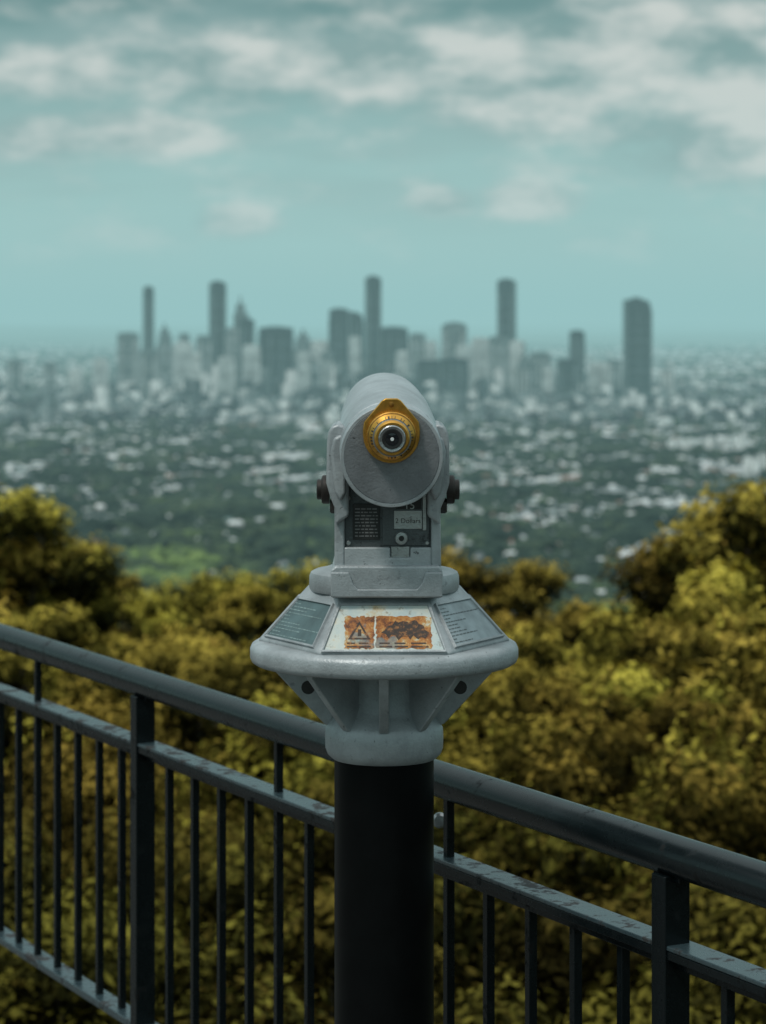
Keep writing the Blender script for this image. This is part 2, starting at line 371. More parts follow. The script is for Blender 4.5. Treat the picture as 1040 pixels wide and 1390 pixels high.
# ------------------------------------------------------------ TERRAIN
HP=-198.3
def snoise(x,y,s,seed):
    r=np.random.default_rng(seed); o=np.zeros_like(x,dtype=float)
    for i in range(10):
        a=r.uniform(0,6.283); f=r.uniform(.5,2.2)/s; ph=r.uniform(0,6.283)
        o+=np.sin((x*math.cos(a)+y*math.sin(a))*f*6.283+ph)
    return o/math.sqrt(10)*.7
def terr(x,y):
    x=np.asarray(x,float); y=np.asarray(y,float)
    q=(x-P0.x)*en.x+(y-P0.y)*en.y
    qe=np.maximum(q-.15,0)+.6*np.maximum(y-10,0)*(q>.15)
    z=HP*np.tanh(.42*qe/198.3)-.62*(q>-9)-.0
    D=np.hypot(x,y)
    t=np.clip((D-26000)/14000,0,1)*(y>0)
    z=z+t*(170+110*snoise(x,y,22000,3)-60*(x/np.maximum(D,1)*5))
    t2=np.clip((D-1700)/600,0,1)*np.clip((5200-D)/1200,0,1)*(y>0)
    z=z+t2*np.maximum(snoise(x,y,1100,17),0)*16
    return z
def axis(n,mx,k): 
    t=np.linspace(-1,1,n); return np.sinh(t*k)/math.sinh(k)*mx
xs=axis(241,90000,9.5); ys=axis(341,120000,10.0)
X,Y=np.meshgrid(xs,ys); Z=terr(X,Y)
nv=X.size; co=np.stack([X.ravel(),Y.ravel(),Z.ravel()],1)
idx=np.arange(nv).reshape(X.shape); q4=np.stack([idx[:-1,:-1],idx[:-1,1:],idx[1:,1:],idx[1:,:-1]],-1).reshape(-1,4)
def fastmesh(name,co,quads,mats,mi=None,tint=None,tris=False,smooth=False):
    me=bpy.data.meshes.new(name); k=quads.shape[1]
    me.vertices.add(len(co)); me.vertices.foreach_set('co',co.astype(np.float32).ravel())
    me.loops.add(quads.size); me.loops.foreach_set('vertex_index',quads.astype(np.int32).ravel())
    me.polygons.add(len(quads)); me.polygons.foreach_set('loop_start',np.arange(0,quads.size,k,dtype=np.int32))
    for m in mats: me.materials.append(m)
    if mi is not None: me.polygons.foreach_set('material_index',mi.astype(np.int32))
    if smooth: me.polygons.foreach_set('use_smooth',np.ones(len(quads),bool))
    if tint is not None:
        a=me.attributes.new('tint','FLOAT','FACE'); a.data.foreach_set('value',tint.astype(np.float32))
    me.update(calc_edges=True); me.validate(); return me
def addobj(name,me):
    o=bpy.data.objects.new(name,me); scn.collection.objects.link(o); return o
def mat_ground():
    m,nt,b=newmat('ground_vegetation')
    tc=nt.nodes.new('ShaderNodeTexCoord')
    def nz(s,d): 
        n=nt.nodes.new('ShaderNodeTexNoise'); n.inputs['Scale'].default_value=s; n.inputs['Detail'].default_value=d; nt.links.new(tc.outputs['Object'],n.inputs['Vector']); return n.outputs['Fac']
    c=ramp(nt,nz(.0012,10),[(.38,(.03,.05,.04)),(.50,(.06,.085,.06)),(.58,(.13,.15,.12)),(.66,(.24,.25,.22))]).outputs[0]
    c=mixc(nt,.4,c,ramp(nt,nz(.03,6),[(.4,(.03,.05,.03)),(.6,(.15,.17,.13))]).outputs[0])
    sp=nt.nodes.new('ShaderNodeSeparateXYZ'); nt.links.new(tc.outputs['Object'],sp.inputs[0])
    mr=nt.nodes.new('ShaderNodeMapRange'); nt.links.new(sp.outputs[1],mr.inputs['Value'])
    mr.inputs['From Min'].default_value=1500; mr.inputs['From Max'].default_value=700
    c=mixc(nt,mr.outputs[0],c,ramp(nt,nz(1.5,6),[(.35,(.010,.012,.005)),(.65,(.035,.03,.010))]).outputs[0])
    nt.links.new(c,b.inputs['Base Color']); b.inputs['Roughness'].default_value=.95; b.inputs['Specular IOR Level'].default_value=.1; return m
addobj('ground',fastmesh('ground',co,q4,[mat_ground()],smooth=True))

# ------------------------------------------------------------ SUBURBS
def tintmat(name,stops,rough=.9,interp='LINEAR',spec=.2,extra=None):
    m,nt,b=newmat(name); a=nt.nodes.new('ShaderNodeAttribute'); a.attribute_name='tint'
    r=ramp(nt,a.outputs['Fac'],stops,interp).outputs[0]
    n=noise(nt,.15 if extra is None else extra,4); c=mixc(nt,.35,r,ramp(nt,n.outputs['Fac'],[(.3,(.3,.3,.3)),(.7,(1.0,1.0,1.0))]).outputs[0],'MULTIPLY')
    nt.links.new(c,b.inputs['Base Color']); b.inputs['Roughness'].default_value=rough; b.inputs['Specular IOR Level'].default_value=spec; return m
def sample(D0,D1,k,half=.30):
    n=int(2*half*math.log(D1/D0)/(k*k)); D=D0*np.exp(rng.random(n)*math.log(D1/D0)); X=(rng.random(n)*2-1)*half*D
    return X,D
def pxy(X,D): return 520+F*X/D, HY+F*200/D
def blob(px,py,cx,cy,rx_,ry): return np.exp(-(((px-cx)/rx_)**2+((py-cy)/ry)**2))
def housedens(X,D):
    px,py=pxy(X,D); u=np.log(D)*1000; v=X/D*1000   # patches keep a similar apparent size
    n=snoise(v,u*.55,40,11); n2=snoise(v,u*.5,140,12); n3=snoise(X,D,150,14)
    base=np.interp(py,[455,475,530,560,600,645,672,700,770,900],[.14,.38,.64,.74,.78,.74,.40,.10,.05,.02])
    d=base*np.clip(.70+1.05*n+.55*n2+.35*n3,.02,1.5)
    d+=.8*blob(px,py,715,715,70,20)+.8*blob(px,py,905,780,50,32)+.6*blob(px,py,900,690,140,22)+.35*blob(px,py,640,660,110,18)+.3*blob(px,py,90,690,80,9)+.35*blob(px,py,690,750,50,16)+.15*blob(px,py,330,690,90,10)
    return np.clip(d,0,1)
X,D=sample(1500,26000,.0037); hd=housedens(X,D); keep=rng.random(len(X))<hd*.68
X,D=X[keep],D[keep]; n=len(X)
sc=np.clip(D/4600,.9,2.2)
w=rng.uniform(6.5,11,n)*sc; l=rng.uniform(8,16,n)*sc*np.where(rng.random(n)<.07,2.6,1); h=rng.uniform(3.5,7.5,n)*sc; rh=rng.uniform(1.5,3.6,n)*sc; yaw=rng.choice([0,1.571],n)+.35+.25*snoise(X,D,900,5)
lo=np.stack([np.stack([-w/2,-l/2,-2+0*w],1),np.stack([w/2,-l/2,-2+0*w],1),np.stack([w/2,l/2,-2+0*w],1),np.stack([-w/2,l/2,-2+0*w],1),
 np.stack([-w/2,-l/2,h],1),np.stack([w/2,-l/2,h],1),np.stack([w/2,l/2,h],1),np.stack([-w/2,l/2,h],1),np.stack([0*w,-l*.36,h+rh],1),np.stack([0*w,l*.36,h+rh],1)],1)
c,s=np.cos(yaw)[:,None],np.sin(yaw)[:,None]
gz=terr(X,D)
vx=lo[:,:,0]*c-lo[:,:,1]*s+X[:,None]; vy=lo[:,:,0]*s+lo[:,:,1]*c+D[:,None]; vz=lo[:,:,2]+gz[:,None]
co=np.stack([vx,vy,vz],-1).reshape(-1,3)
tr=np.array([(0,1,5),(0,5,4),(1,2,6),(1,6,5),(2,3,7),(2,7,6),(3,0,4),(3,4,7),(4,5,8),(6,7,9),(5,6,9),(5,9,8),(7,4,8),(7,8,9)])
fc=(tr[None]+(np.arange(n)*10)[:,None,None]).reshape(-1,3); mi=np.tile([0]*8+[1]*6,n); ti=np.repeat(rng.random(n),14)
M_wall=tintmat('house_walls',[(0,(.32,.34,.33)),(.4,(.44,.46,.44)),(.7,(.66,.66,.64)),(1,(.22,.18,.15))])
M_roof=tintmat('house_roofs',[(0,(.82,.84,.84)),(.27,(.50,.53,.53)),(.45,(.28,.31,.32)),(.62,(.14,.16,.17)),(.76,(.26,.13,.09)),(.84,(.12,.20,.19)),(.89,(.82,.82,.81))],.6,'CONSTANT')
addobj('suburb_houses',fastmesh('suburb_houses',co,fc,[M_wall,M_roof],mi,ti))

# distant tree mass
bm=bmesh.new(); bmesh.ops.create_icosphere(bm,subdivisions=1,radius=1); iv=np.array([v.co[:] for v in bm.verts]); it=np.array([[v.index for v in f.verts] for f in bm.faces]); bm.free()
X,D=sample(260,26000,.0053); hd=housedens(X,D); px,py=pxy(X,D)
keep=rng.random(len(X))<np.where(D<1500,1,np.clip(1.10-.62*hd,.25,1)); X,D=X[keep],D[keep]; n=len(X); px,py=pxy(X,D)
r0=np.clip(.0043*D,4.5,34)*rng.uniform(.5,1.25,n); ht=np.clip(rng.uniform(7,13,n)*(.85+.35*snoise(X,D,300,9)),5,16)*np.clip(D/6200,.92,1.5)
green=np.clip(1.0*blob(px,py,240,785,100,34)+.9*blob(px,py,820,850,120,25)+.3*blob(px,py,420,740,100,30)+.25*np.maximum(snoise(X,D,500,31),0),0,1)
K=4; cos=[];fcs=[];tis=[]
gz=terr(X,D); base_t=np.clip(.26+.18*snoise(X,D,160,21)+rng.normal(0,.12,n),0,.6)+green*.6
for j in range(K):
    ox=rng.normal(0,.38,n)*r0; oy=rng.normal(0,.38,n)*r0; rr_=r0*rng.uniform(.45,.75,n); hz=ht*rng.uniform(.45,.85,n)
    v=iv[None]*(1+rng.normal(0,.16,(n,len(iv),1)))
    vx=v[:,:,0]*rr_[:,None]+(X+ox)[:,None]; vy=v[:,:,1]*rr_[:,None]+(D+oy)[:,None]; vz=v[:,:,2]*np.minimum(rr_,ht*.42)[:,None]+(gz+hz)[:,None]
    cos.append(np.stack([vx,vy,vz],-1).reshape(-1,3)); fcs.append((it[None]+(np.arange(n)*len(iv))[:,None,None]).reshape(-1,3)+j*n*len(iv)); tis.append(np.repeat(base_t,len(it))+rng.normal(0,.05,n*len(it)))
M_for=tintmat('distant_foliage',[(0,(.010,.022,.018)),(.3,(.034,.055,.042)),(.6,(.070,.098,.058)),(.85,(.15,.22,.07)),(1,(.24,.32,.10))],.9,spec=.05)
addobj('distant_forest',fastmesh('distant_forest',np.concatenate(cos),np.concatenate(fcs),[M_for],None,np.clip(np.concatenate(tis),0,1)))

# ------------------------------------------------------------ CITY
def facade(name,glass,wall,fl=3.8,frac=.6,rough=.35):
    m,nt,b=newmat(name); g=nt.nodes.new('ShaderNodeNewGeometry'); s=nt.nodes.new('ShaderNodeSeparateXYZ'); nt.links.new(g.outputs['Position'],s.inputs[0])
    fz=math_(nt,'LESS_THAN',math_(nt,'FRACT',math_(nt,'DIVIDE',math_(nt,'ADD',s.outputs[2],500),fl)),frac)
    xy=math_(nt,'ADD',s.outputs[0],math_(nt,'MULTIPLY',s.outputs[1],.73))
    fx=math_(nt,'LESS_THAN',math_(nt,'FRACT',math_(nt,'DIVIDE',math_(nt,'ADD',xy,50000),9.0)),.72)
    w=math_(nt,'MULTIPLY',fz,fx)
    n=noise(nt,.035,5); 
    c=mixc(nt,w,wall,glass); c=mixc(nt,.6,c,ramp(nt,n.outputs['Fac'],[(.35,(.3,.3,.3)),(.65,(1.6,1.6,1.6))]).outputs[0],'MULTIPLY')
    nt.links.new(c,b.inputs['Base Color']); b.inputs['Roughness'].default_value=rough; b.inputs['Specular IOR Level'].default_value=.2; return m
FD=facade('facade_dark_glass',(.004,.010,.013),(.014,.030,.036))
FM=facade('facade_mid',(.03,.06,.065),(.18,.21,.21),frac=.55)
FL=facade('facade_light',(.14,.17,.18),(.62,.64,.62),frac=.42,rough=.7)
def tower(px0,px1,top,D,mat,style=0,name='skyscraper'):
    w=(px1-px0)*D/F; xc=((px0+px1)/2-520)*D/F; zt=CZ-(top-HY)*D/F; z0=float(terr(xc,D))-2; H=zt-z0; dp=w*random.uniform(.7,1.0)
    vs=[];fs=[];mi=[]
    def bx(x0,x1,y0,y1,a,b,mt=0):
        k=len(vs)
        for z in(a,b):
            for x,y in((x0,y0),(x1,y0),(x1,y1),(x0,y1)): vs.append((x,y,z))
        for f in((0,1,2,3),(7,6,5,4),(0,1,5,4),(1,2,6,5),(2,3,7,6),(3,0,4,7)): fs.append(tuple(k+i for i in f)); mi.append(mt)
    def prism(pts,y0,y1):
        k=len(vs); n=len(pts)
        for y in(y0,y1):
            for x,z in pts: vs.append((x,y,z))
        fs.append(tuple(range(k,k+n))); fs.append(tuple(range(k+2*n-1,k+n-1,-1)))
        for i in range(n): fs.append((k+i,k+(i+1)%n,k+n+(i+1)%n,k+n+i))
        mi.extend([0]*(n+2))
    bx(-w*.62,w*.62,-dp*.62,dp*.62,0,min(22,H*.15),1)     # podium
    if style==0:   # slab with crown and plant room
        bx(-w/2,w/2,-dp/2,dp/2,0,H*.975); bx(-w*.44,w*.40,-dp*.42,dp*.42,H*.975,H*.99); bx(-w*.25,w*.2,-dp*.2,dp*.2,H*.99,H)
    elif style==1: # stepped
        bx(-w/2,w/2,-dp/2,dp/2,0,H*.72); bx(-w*.36,w*.5,-dp*.4,dp*.4,H*.72,H*.86); bx(-w*.22,w*.28,-dp*.3,dp*.3,H*.86,H*.95); bx(-w*.05,w*.08,-dp*.06,dp*.06,H*.95,H*1.03)
    elif style==2: # curved top
        pts=[(-w/2,0),(w/2,0),(w/2,H*.93)]+[(w/2*math.cos(math.radians(a)),H*.93+H*.07*math.sin(math.radians(a))) for a in range(15,166,15)]+[(-w/2,H*.93)]
        prism(pts,-dp/2,dp/2)
    elif style==3: # sloped sail top
        prism([(-w/2,0),(w/2,0),(w/2,H*.90),(w*.42,H*.965),(w*.2,H*.99),(-w*.1,H),(-w/2,H*.985)],-dp/2,dp/2); bx(-w*.2,w*.1,-dp*.2,dp*.2,H*.97,H*1.01)
    for i in range(1,9):   # plant-floor ledges
        zf=H*.9*i/9*.98
        if style!=1 or zf<H*.7: bx(-w*.515,w*.515,-dp*.515,dp*.515,zf,zf+(3.2 if i in(3,6) else 1.4),1)
    for t in random.choice([(-.5,-.17,.17,.5),(-.5,0.0,.5),(-.42,-.3,.3,.42)]):
        hh=H*(.7 if style==1 else .88); ww=random.uniform(.8,2.2); bx(w*t-ww,w*t+ww,-dp*.53,-dp*.5+.1,0,hh,1)
    o=obj_from(name,vs,fs,[mat,FM if mat is FD else FL],mi); o.location=(xc,D,z0); o.rotation_euler=(0,0,math.radians(random.uniform(-25,25) if w<50 else random.uniform(-6,6))); return o
TW=[(195,208,388,7400,FD,0),(286,305,381,7000,FD,0),(316,336,406,7150,FM,1),(326,344,432,6900,FD,0),(352,398,443,6700,FD,0),(308,322,444,7300,FM,0),(268,285,455,6900,FM,0),
(398,424,449,7200,FM,1),(448,474,418,6950,FD,0),(470,491,424,7150,FD,3),(497,516,374,7000,FD,0),(475,488,456,6500,FL,0),(516,553,443,6850,FD,0),(600,634,437,6900,FM,2),(567,600,488,6500,FD,0),(598,634,486,6450,FD,0),
(556,578,452,7300,FM,0),(640,664,458,7100,FL,0),(677,699,378,7050,FD,0),(664,690,456,6700,FM,0),(694,712,462,6800,FL,0),(775,792,448,6900,FD,0),(757,785,487,6500,FD,0),(848,882,405,6700,FD,3),
(720,746,478,7000,FM,0),(738,752,500,6300,FL,0),(160,188,451,7100,FM,0),(214,232,441,7400,FM,1),(236,262,464,6900,FL,0),(424,446,462,7000,FL,0),(800,826,492,6800,FL,0),(190,215,474,6700,FM,0),(330,352,468,6500,FL,0),(128,146,486,6900,FL,0),
(60,76,492,7000,FM,0),(96,112,498,6700,FL,1),(10,30,488,7300,FM,0),(244,256,452,7300,FM,0),(578,592,462,7400,FL,0),(622,640,468,6600,FL,0),(702,722,482,6500,FM,1),(826,842,488,7100,FM,0),(900,916,502,6900,FL,0),(405,420,478,6400,FL,0),(436,450,480,6500,FM,0),(262,276,478,6500,FL,0),(296,318,484,6300,FL,0),(540,556,476,6600,FL,0)]
for t in TW: tower(*t)
# mid-rise mass
n=2700; cx=rng.normal(500,280,n); D=rng.uniform(4900,8800,n); X=(cx-520)*D/F
a=rng.random(n)<.35; X=np.where(a,rng.uniform(-.28,.28,n)*D,X)
w=rng.uniform(12,34,n); dpt=rng.uniform(12,30,n); near=np.exp(-((cx-480)/330)**2)*np.exp(-((D-6900)/900)**2)*(~a)
h=rng.uniform(8,30,n)+near*rng.uniform(10,120,n)*rng.random(n)**.5; gz=terr(X,D); yaw=rng.uniform(-.5,.5,n)
ext=[(960,618,70,14),(925,608,34,22),(985,622,54,22),(1026,640,30,34),(770,598,60,10),(690,600,60,10),(1000,600,30,20),(420,560,40,20),(860,548,30,30)]
eX=[];eD=[];ew=[];eh=[]
for (ex,ey,wpx,hpx) in ext:
    for kk in range(3):   # each complex is a group of three blocks
        D_=F*200/(ey-HY+hpx*.5)*(1+.02*kk); eD.append(D_); eX.append((ex+(kk-1)*wpx*.36-520)*D_/F); ew.append(wpx*D_/F*.28); eh.append(hpx*D_/F*random.uniform(.6,1.1))
X=np.r_[X,eX];D=np.r_[D,eD];w=np.r_[w,ew];dpt=np.r_[dpt,[18]*len(eX)];h=np.r_[h,eh];yaw=np.r_[yaw,rng.uniform(-.4,.4,len(eX))];gz=terr(X,D);n=len(X)
def bxs(w,d,z0,z1): return [np.stack([sx*w/2,sy*d/2,z+0*w],1) for z in(z0,z1) for sx,sy in((-1,-1),(1,-1),(1,1),(-1,1))]
lo=np.stack(bxs(w,dpt,-2,h)+bxs(w*.35,dpt*.4,h,h+3.5),1); c,s=np.cos(yaw)[:,None],np.sin(yaw)[:,None]
co=np.stack([lo[:,:,0]*c-lo[:,:,1]*s+X[:,None],lo[:,:,0]*s+lo[:,:,1]*c+D[:,None],lo[:,:,2]+gz[:,None]],-1).reshape(-1,3)
q=np.array([(4,5,6,7),(0,1,5,4),(1,2,6,5),(2,3,7,6),(3,0,4,7)]); q=np.concatenate([q,q+8])
fc=(q[None]+(np.arange(n)*16)[:,None,None]).reshape(-1,4); mi=np.repeat(rng.choice([0,0,1,1,2],n),10); mi[-10*len(eX):]=2
addobj('city_buildings',fastmesh('city_buildings',co,fc,[FD,FM,FL],mi))

# ------------------------------------------------------------ NEAR TREES
def leafmat(name,stops):
    m,nt,b=newmat(name); a=nt.nodes.new('ShaderNodeAttribute'); a.attribute_name='tint'
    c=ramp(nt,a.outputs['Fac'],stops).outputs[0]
    oi=nt.nodes.new('ShaderNodeObjectInfo'); 
    hs=nt.nodes.new('ShaderNodeHueSaturation'); nt.links.new(c,hs.inputs['Color']); nt.links.new(math_(nt,'MULTIPLY_ADD',oi.outputs['Random'],.040,.487),hs.inputs['Hue']); nt.links.new(math_(nt,'MULTIPLY_ADD',oi.outputs['Random'],.5,.66),hs.inputs['Value'])
    hs.inputs['Saturation'].default_value=.93
    df=nt.nodes.new('ShaderNodeBsdfDiffuse'); nt.links.new(hs.outputs[0],df.inputs['Color'])
    tr=nt.nodes.new('ShaderNodeBsdfTranslucent'); nt.links.new(hs.outputs[0],tr.inputs['Color']); mx=nt.nodes.new('ShaderNodeMixShader'); mx.inputs[0].default_value=.15
    nt.links.new(df.outputs[0],mx.inputs[1]); nt.links.new(tr.outputs[0],mx.inputs[2]); nt.links.new(mx.outputs[0],nt.nodes['Material Output'].inputs[0]); nt.nodes.remove(b); return m
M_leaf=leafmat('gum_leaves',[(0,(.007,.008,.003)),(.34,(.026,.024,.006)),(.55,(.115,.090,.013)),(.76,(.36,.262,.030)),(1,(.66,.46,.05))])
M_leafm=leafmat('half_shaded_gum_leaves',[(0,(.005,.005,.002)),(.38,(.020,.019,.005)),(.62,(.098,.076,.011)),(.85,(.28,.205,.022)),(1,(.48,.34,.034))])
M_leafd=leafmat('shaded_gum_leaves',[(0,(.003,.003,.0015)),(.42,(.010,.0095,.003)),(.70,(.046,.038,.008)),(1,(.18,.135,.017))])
M_bark=simple('bark',(.06,.05,.037),.9,0,12,.4,.6)
def tree_mesh(seed,cw=2.1,ch=1.9,H=9.5,ncl=26,nleaf=560,smin=.36,smax=.86,tight=.64,surf=.6):
    """crown top at the origin; crown half width cw, crown half height ch"""
    r=np.random.default_rng(seed); cl=[]
    tries=0
    while len(cl)<ncl and tries<6000:
        tries+=1
        v=r.normal(size=3); v/=np.linalg.norm(v); rad=r.uniform(surf,1)**.5
        lump=1+.20*math.sin(3*math.atan2(v[1],v[0])+seed)+.12*math.sin(5*v[2]+seed*2)
        c=np.array([v[0]*cw*rad*lump,v[1]*cw*rad*lump,-ch+v[2]*ch*rad*(1 if v[2]>0 else 1.25)-.3])
        s=r.uniform(smin,smax)
        if all(np.linalg.norm(c-o[0])>tight*(s+o[1]) for o in cl): cl.append((c,s))
    C_=[];N_=[];Tn=[]
    for c,s in cl:
        k=int(nleaf*(s/.42)**2); v=r.normal(size=(k,3)); v/=np.linalg.norm(v,axis=1)[:,None]
        bmp=np.sin(4*v[:,0]+c[0]*9)*np.cos(5*v[:,1]+c[1]*7)+.7*np.sin(9*v[:,0]+c[1]*5)*np.sin(8*v[:,2]+c[0]*3)
        rr_=s*r.uniform(.15,1.0,k)**.42*(1+.26*bmp)
        p=c+v*rr_[:,None]*np.array([1.05,1.05,.82]); C_.append(p)
        N_.append(v+r.normal(0,.45,(k,3))+np.array([0,0,.35]))
        Tn.append(np.clip(.33+r.normal(0,.11)+.46*v[:,2]*(rr_/s)+.16*bmp+.26*(c[2]+ch)/ch+r.normal(0,.12,k),0,1))  # tint paints clump and crown tops as lit, undersides and low clumps as shaded
    C_=np.concatenate(C_);N_=np.concatenate(N_);Tn=np.concatenate(Tn); N_/=np.linalg.norm(N_,axis=1)[:,None]; k=len(C_)
    t=np.cross(N_,r.normal(size=(k,3))); t/=np.linalg.norm(t,axis=1)[:,None]; b=np.cross(N_,t)
    L=r.uniform(.034,.070,k)[:,None]; W=L*.42
    co=np.stack([C_-t*L,C_+b*W,C_+t*L,C_-b*W],1).reshape(-1,3); fc=np.arange(4*k).reshape(-1,4)
    vs=[];fs=[]
    def limb(pts,rad):
        for i in range(len(pts)-1):
            a,b_=np.array(pts[i]),np.array(pts[i+1]); dd=(b_-a)/np.linalg.norm(b_-a); u=np.cross(dd,[.3,.9,.1]); u/=np.linalg.norm(u); w=np.cross(dd,u); o=len(vs)
            for (p_,rd) in((a,rad[i]),(b_,rad[i+1])):
                for j in range(6): vs.append(p_+rd*(u*math.cos(j*1.0472)+w*math.sin(j*1.0472)))
            for j in range(6): fs.append((o+j,o+(j+1)%6,o+6+(j+1)%6,o+6+j))
    fork=np.array([0,0,-2*ch-.6]); limb([(0.3,.1,-22),(.2,.1,-H),(.1,0,-H*.6),fork],[.30,.22,.17,.10])
    for c,s in cl[::2]:
        mid=fork*.45+c*.55+np.array([0,0,-.25]); limb([fork,mid,c],[.06,.035,.012])
    nb=len(co); ztop=np.sort(co[:,2])[-60]; co=np.concatenate([co,np.array(vs)]); co[:,2]-=ztop
    f2=np.array(fs)+nb
    mi=np.r_[np.zeros(k),np.ones(len(fs))]; ti=np.r_[Tn,np.zeros(len(fs))]
    return fastmesh('gum_tree_mesh',co,np.concatenate([fc,f2]),[M_leaf,M_bark],mi,ti)
TM=[tree_mesh(s) for s in(1,2,3,5,8)]
TRo=[tree_mesh(s,.98,.95,9.5,17,600,.26,.54,.48,.35) for s in(21,22,23)]   # compact round crowns
# round crowns standing up on the skyline of the slope: (azimuth, top, distance, scale)
RD=[(12,662,28,.92),(62,728,29,.66),(150,762,31,.62),(215,803,30,.60),(300,778,32,.62),(385,760,33,.66),(335,800,30,.6),(100,790,29,.55),(635,750,31,.74),(712,760,31,.74),(772,820,27,.60),(905,812,26,.62),(1000,652,25,1.05),(950,728,25,.68),(1060,680,26,1.1),(-60,690,28,1.0),(850,880,25,.6),
(180,850,24,.62),(60,830,24,.7),(250,880,22,.6),(345,860,23,.75),(680,850,24,.75),(960,830,22,.7),(1020,800,22,.7),(800,930,18,.6),(740,900,20,.6),(900,900,19,.62),(400,960,18,.6)]
TR=[(-90,790,26,.8),(70,850,25,.7),(150,850,30,.6),(300,860,29,.7),(470,800,33,.8),(560,790,34,.8),(650,830,29,.65),(740,850,28,.6),(850,935,23,.6),(1000,800,24,.75),(1090,760,23,.8),
(110,930,19,.62),(290,960,19,.66),(210,1000,16.5,.6),(420,990,17,.62),(620,960,19,.7),(700,990,17,.6),(980,950,17,.62),(860,1020,15,.6),(1060,1000,15,.7)]
TRD=[(930,1100,13.5,.6),(20,1050,15,.7),(320,1080,14,.66),(520,1060,14,.7),(720,1100,13,.62),(150,1130,13,.64),(430,1180,12,.62),(620,1200,11.5,.62),(800,1190,11.5,.62),(1010,1230,11,.62),(10,1220,12,.66),(260,1250,11.5,.62),(730,1310,10.5,.56),(-130,960,17,.9),(1190,880,19,1),(-240,800,25,1.1),(1260,760,26,1.1)]
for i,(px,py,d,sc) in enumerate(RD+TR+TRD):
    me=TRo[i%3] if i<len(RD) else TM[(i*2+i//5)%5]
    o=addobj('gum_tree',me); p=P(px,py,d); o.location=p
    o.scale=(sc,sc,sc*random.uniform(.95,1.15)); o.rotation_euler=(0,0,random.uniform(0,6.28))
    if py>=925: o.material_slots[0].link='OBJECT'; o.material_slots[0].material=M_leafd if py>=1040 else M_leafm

# ------------------------------------------------------------ HAZE (homogeneous volume; scattered light put in as emission)
m=bpy.data.materials.new('haze_air'); m.use_nodes=True; nt=m.node_tree; nt.nodes.clear()
ou=nt.nodes.new('ShaderNodeOutputMaterial'); ab=nt.nodes.new('ShaderNodeVolumeAbsorption'); em=nt.nodes.new('ShaderNodeEmission'); ad=nt.nodes.new('ShaderNodeAddShader')
SIG=6.2e-5; ab.inputs['Color'].default_value=(0,0,0,1); ab.inputs['Density'].default_value=SIG
em.inputs['Color'].default_value=(.310,.54,.545,1); em.inputs['Strength'].default_value=SIG
nt.links.new(ab.outputs[0],ad.inputs[0]); nt.links.new(em.outputs[0],ad.inputs[1]); nt.links.new(ad.outputs[0],ou.inputs['Volume'])
o=box('atmospheric_haze',-45000,45000,900,70000,-420,520,m,None)

# ------------------------------------------------------------ WORLD
w=bpy.data.worlds.new('World'); scn.world=w; w.use_nodes=True; nt=w.node_tree; bg=nt.nodes['Background']; bg.inputs['Strength'].default_value=.1
SE,SA=math.radians(56),math.radians(222)   # sun elevation / azimuth clockwise from +Y
sky=nt.nodes.new('ShaderNodeTexSky'); sky.sky_type='NISHITA'; sky.sun_disc=False; sky.sun_elevation=SE; sky.sun_rotation=SA
tc=nt.nodes.new('ShaderNodeTexCoord'); sp=nt.nodes.new('ShaderNodeSeparateXYZ'); nt.links.new(tc.outputs['Generated'],sp.inputs[0])
az=math_(nt,'MULTIPLY',math_(nt,'ARCTAN2',sp.outputs[0],sp.outputs[1]),57.2958); el=math_(nt,'MULTIPLY',math_(nt,'ARCSINE',sp.outputs[2]),57.2958)
grad=ramp(nt,math_(nt,'DIVIDE',el,90),[(0,(.345,.555,.555)),(.02,(.39,.595,.585)),(.045,(.33,.51,.50)),(.064,(.20,.34,.335)),(.085,(.10,.19,.19)),(.13,(.16,.29,.29)),(.35,(.58,.72,.73)),(1,(1.28,1.34,1.34))]).outputs[0]
def sc10(c,k): 
    v=nt.nodes.new('ShaderNodeVectorMath'); v.operation='SCALE'; nt.links.new(c,v.inputs[0]); v.inputs['Scale'].default_value=k; return v.outputs[0]
cb=nt.nodes.new('ShaderNodeCombineXYZ'); nt.links.new(math_(nt,'MULTIPLY',az,.5),cb.inputs[0]); nt.links.new(math_(nt,'MULTIPLY',el,1.1),cb.inputs[1])
nz=nt.nodes.new('ShaderNodeTexNoise'); nz.inputs['Scale'].default_value=.8; nz.inputs['Detail'].default_value=6; nz.inputs['Roughness'].default_value=.52; nt.links.new(cb.outputs[0],nz.inputs['Vector'])
cb2=nt.nodes.new('ShaderNodeCombineXYZ'); nt.links.new(math_(nt,'MULTIPLY',az,.28),cb2.inputs[0]); nt.links.new(math_(nt,'MULTIPLY',el,1.5),cb2.inputs[1])
nz2=nt.nodes.new('ShaderNodeTexNoise'); nz2.inputs['Scale'].default_value=.4; nz2.inputs['Detail'].default_value=5; nt.links.new(cb2.outputs[0],nz2.inputs['Vector'])
def pe(px,py): return math.degrees(math.atan((px-520)/F)),math.degrees(math.atan((HY-py)/F))
BL=[(300,98,150,60),(710,110,170,72),(850,70,210,76),(950,190,150,60),(190,182,100,34),(320,302,56,24),(718,272,70,28),(600,275,50,20),(1010,80,120,80),(500,90,170,58),(60,190,90,30),(90,100,130,40)]
dens=None
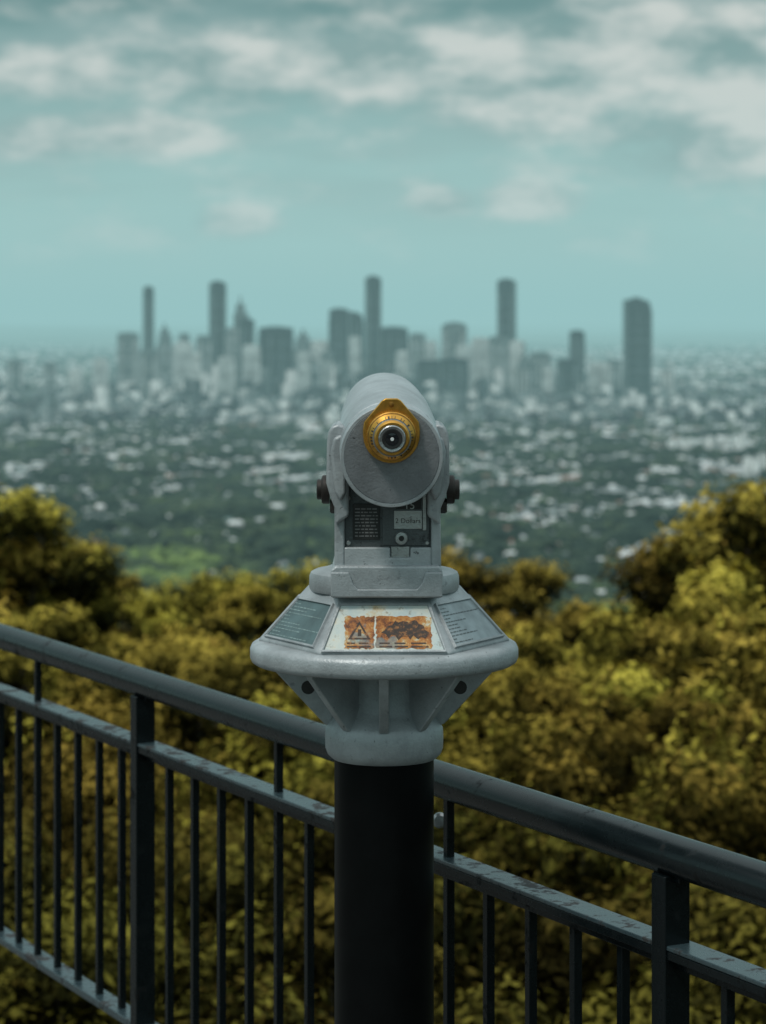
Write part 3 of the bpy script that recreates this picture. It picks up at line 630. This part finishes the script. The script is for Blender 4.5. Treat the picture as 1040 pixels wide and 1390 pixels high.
for (x,y,sx,sy) in BL:
    a,e_=pe(x,y); sa=sx/F*57.3; se=sy/F*57.3
    dx=math_(nt,'POWER',math_(nt,'ABSOLUTE',math_(nt,'DIVIDE',math_(nt,'SUBTRACT',az,a),sa)),2); dy=math_(nt,'POWER',math_(nt,'ABSOLUTE',math_(nt,'DIVIDE',math_(nt,'SUBTRACT',el,e_),se)),2)
    v=math_(nt,'SUBTRACT',1,math_(nt,'ADD',dx,dy)); dens=v if dens is None else math_(nt,'MAXIMUM',dens,v)
dens=math_(nt,'MAXIMUM',dens,-.8)
tot=math_(nt,'ADD',math_(nt,'MULTIPLY',dens,.40),math_(nt,'MULTIPLY',math_(nt,'SUBTRACT',nz.outputs['Fac'],.5),2.0))
mr=nt.nodes.new('ShaderNodeMapRange'); mr.interpolation_type='SMOOTHSTEP'; nt.links.new(tot,mr.inputs['Value']); mr.inputs['From Min'].default_value=-.44; mr.inputs['From Max'].default_value=.46
cl=mr.outputs[0]
elf=nt.nodes.new('ShaderNodeMapRange'); nt.links.new(el,elf.inputs['Value']); elf.inputs['From Min'].default_value=.8; elf.inputs['From Max'].default_value=2.2
cl=math_(nt,'MULTIPLY',math_(nt,'MULTIPLY',cl,elf.outputs[0]),.9)
ccol=ramp(nt,nz.outputs['Fac'],[(.38,(.24,.335,.33)),(.46,(.42,.495,.48)),(.60,(.69,.70,.665))]).outputs[0]
veil=nt.nodes.new('ShaderNodeMapRange'); veil.interpolation_type='SMOOTHSTEP'; nt.links.new(nz2.outputs['Fac'],veil.inputs['Value']); veil.inputs['From Min'].default_value=.38; veil.inputs['From Max'].default_value=.60
vel=nt.nodes.new('ShaderNodeMapRange'); nt.links.new(el,vel.inputs['Value']); vel.inputs['From Min'].default_value=1.0; vel.inputs['From Max'].default_value=4.0; vel.inputs['To Max'].default_value=.6
vf=math_(nt,'MULTIPLY',veil.outputs[0],vel.outputs[0])
lowm=nt.nodes.new('ShaderNodeMapRange'); nt.links.new(el,lowm.inputs['Value']); lowm.inputs['From Min'].default_value=9; lowm.inputs['From Max'].default_value=16; lowm.inputs['To Min'].default_value=1; lowm.inputs['To Max'].default_value=0
vf=math_(nt,'MULTIPLY',vf,lowm.outputs[0]); cl=math_(nt,'MULTIPLY',cl,lowm.outputs[0])
g2=mixc(nt,vf,grad,(.29,.39,.385))
tint=mixc(nt,1.0,sky.outputs[0],(.55,.95,.85),'MULTIPLY')
base=nt.nodes.new('ShaderNodeVectorMath'); base.operation='ADD'; nt.links.new(sc10(g2,9.0),base.inputs[0]); nt.links.new(sc10(tint,.10),base.inputs[1])
fin=mixc(nt,cl,base.outputs[0],sc10(ccol,9.8))
nt.links.new(fin,bg.inputs['Color'])
# ------------------------------------------------------------ SUN
L=bpy.data.lights.new('sun','SUN'); L.energy=1.5; L.angle=math.radians(10); L.color=(1,.96,.89); so=bpy.data.objects.new('sun',L); scn.collection.objects.link(so)
sd=Vector((math.sin(SA)*math.cos(SE),math.cos(SA)*math.cos(SE),math.sin(SE))); so.rotation_euler=sd.to_track_quat('Z','Y').to_euler(); so.location=(0,0,30)
# ------------------------------------------------------------ CAMERA
cam=bpy.data.cameras.new('camera'); co_=bpy.data.objects.new('camera',cam); scn.collection.objects.link(co_); scn.camera=co_
co_.location=(0,0,CZ); co_.rotation_euler=(math.radians(90),0,0)
cam.sensor_fit='HORIZONTAL'; cam.sensor_width=24; cam.lens=24*F/1040; cam.shift_y=-252/1040; cam.clip_start=.05; cam.clip_end=300000
cam.dof.use_dof=True; cam.dof.focus_distance=3.14; cam.dof.aperture_fstop=7.2
scn.view_settings.view_transform='Standard'; scn.view_settings.look='None'; scn.view_settings.exposure=0
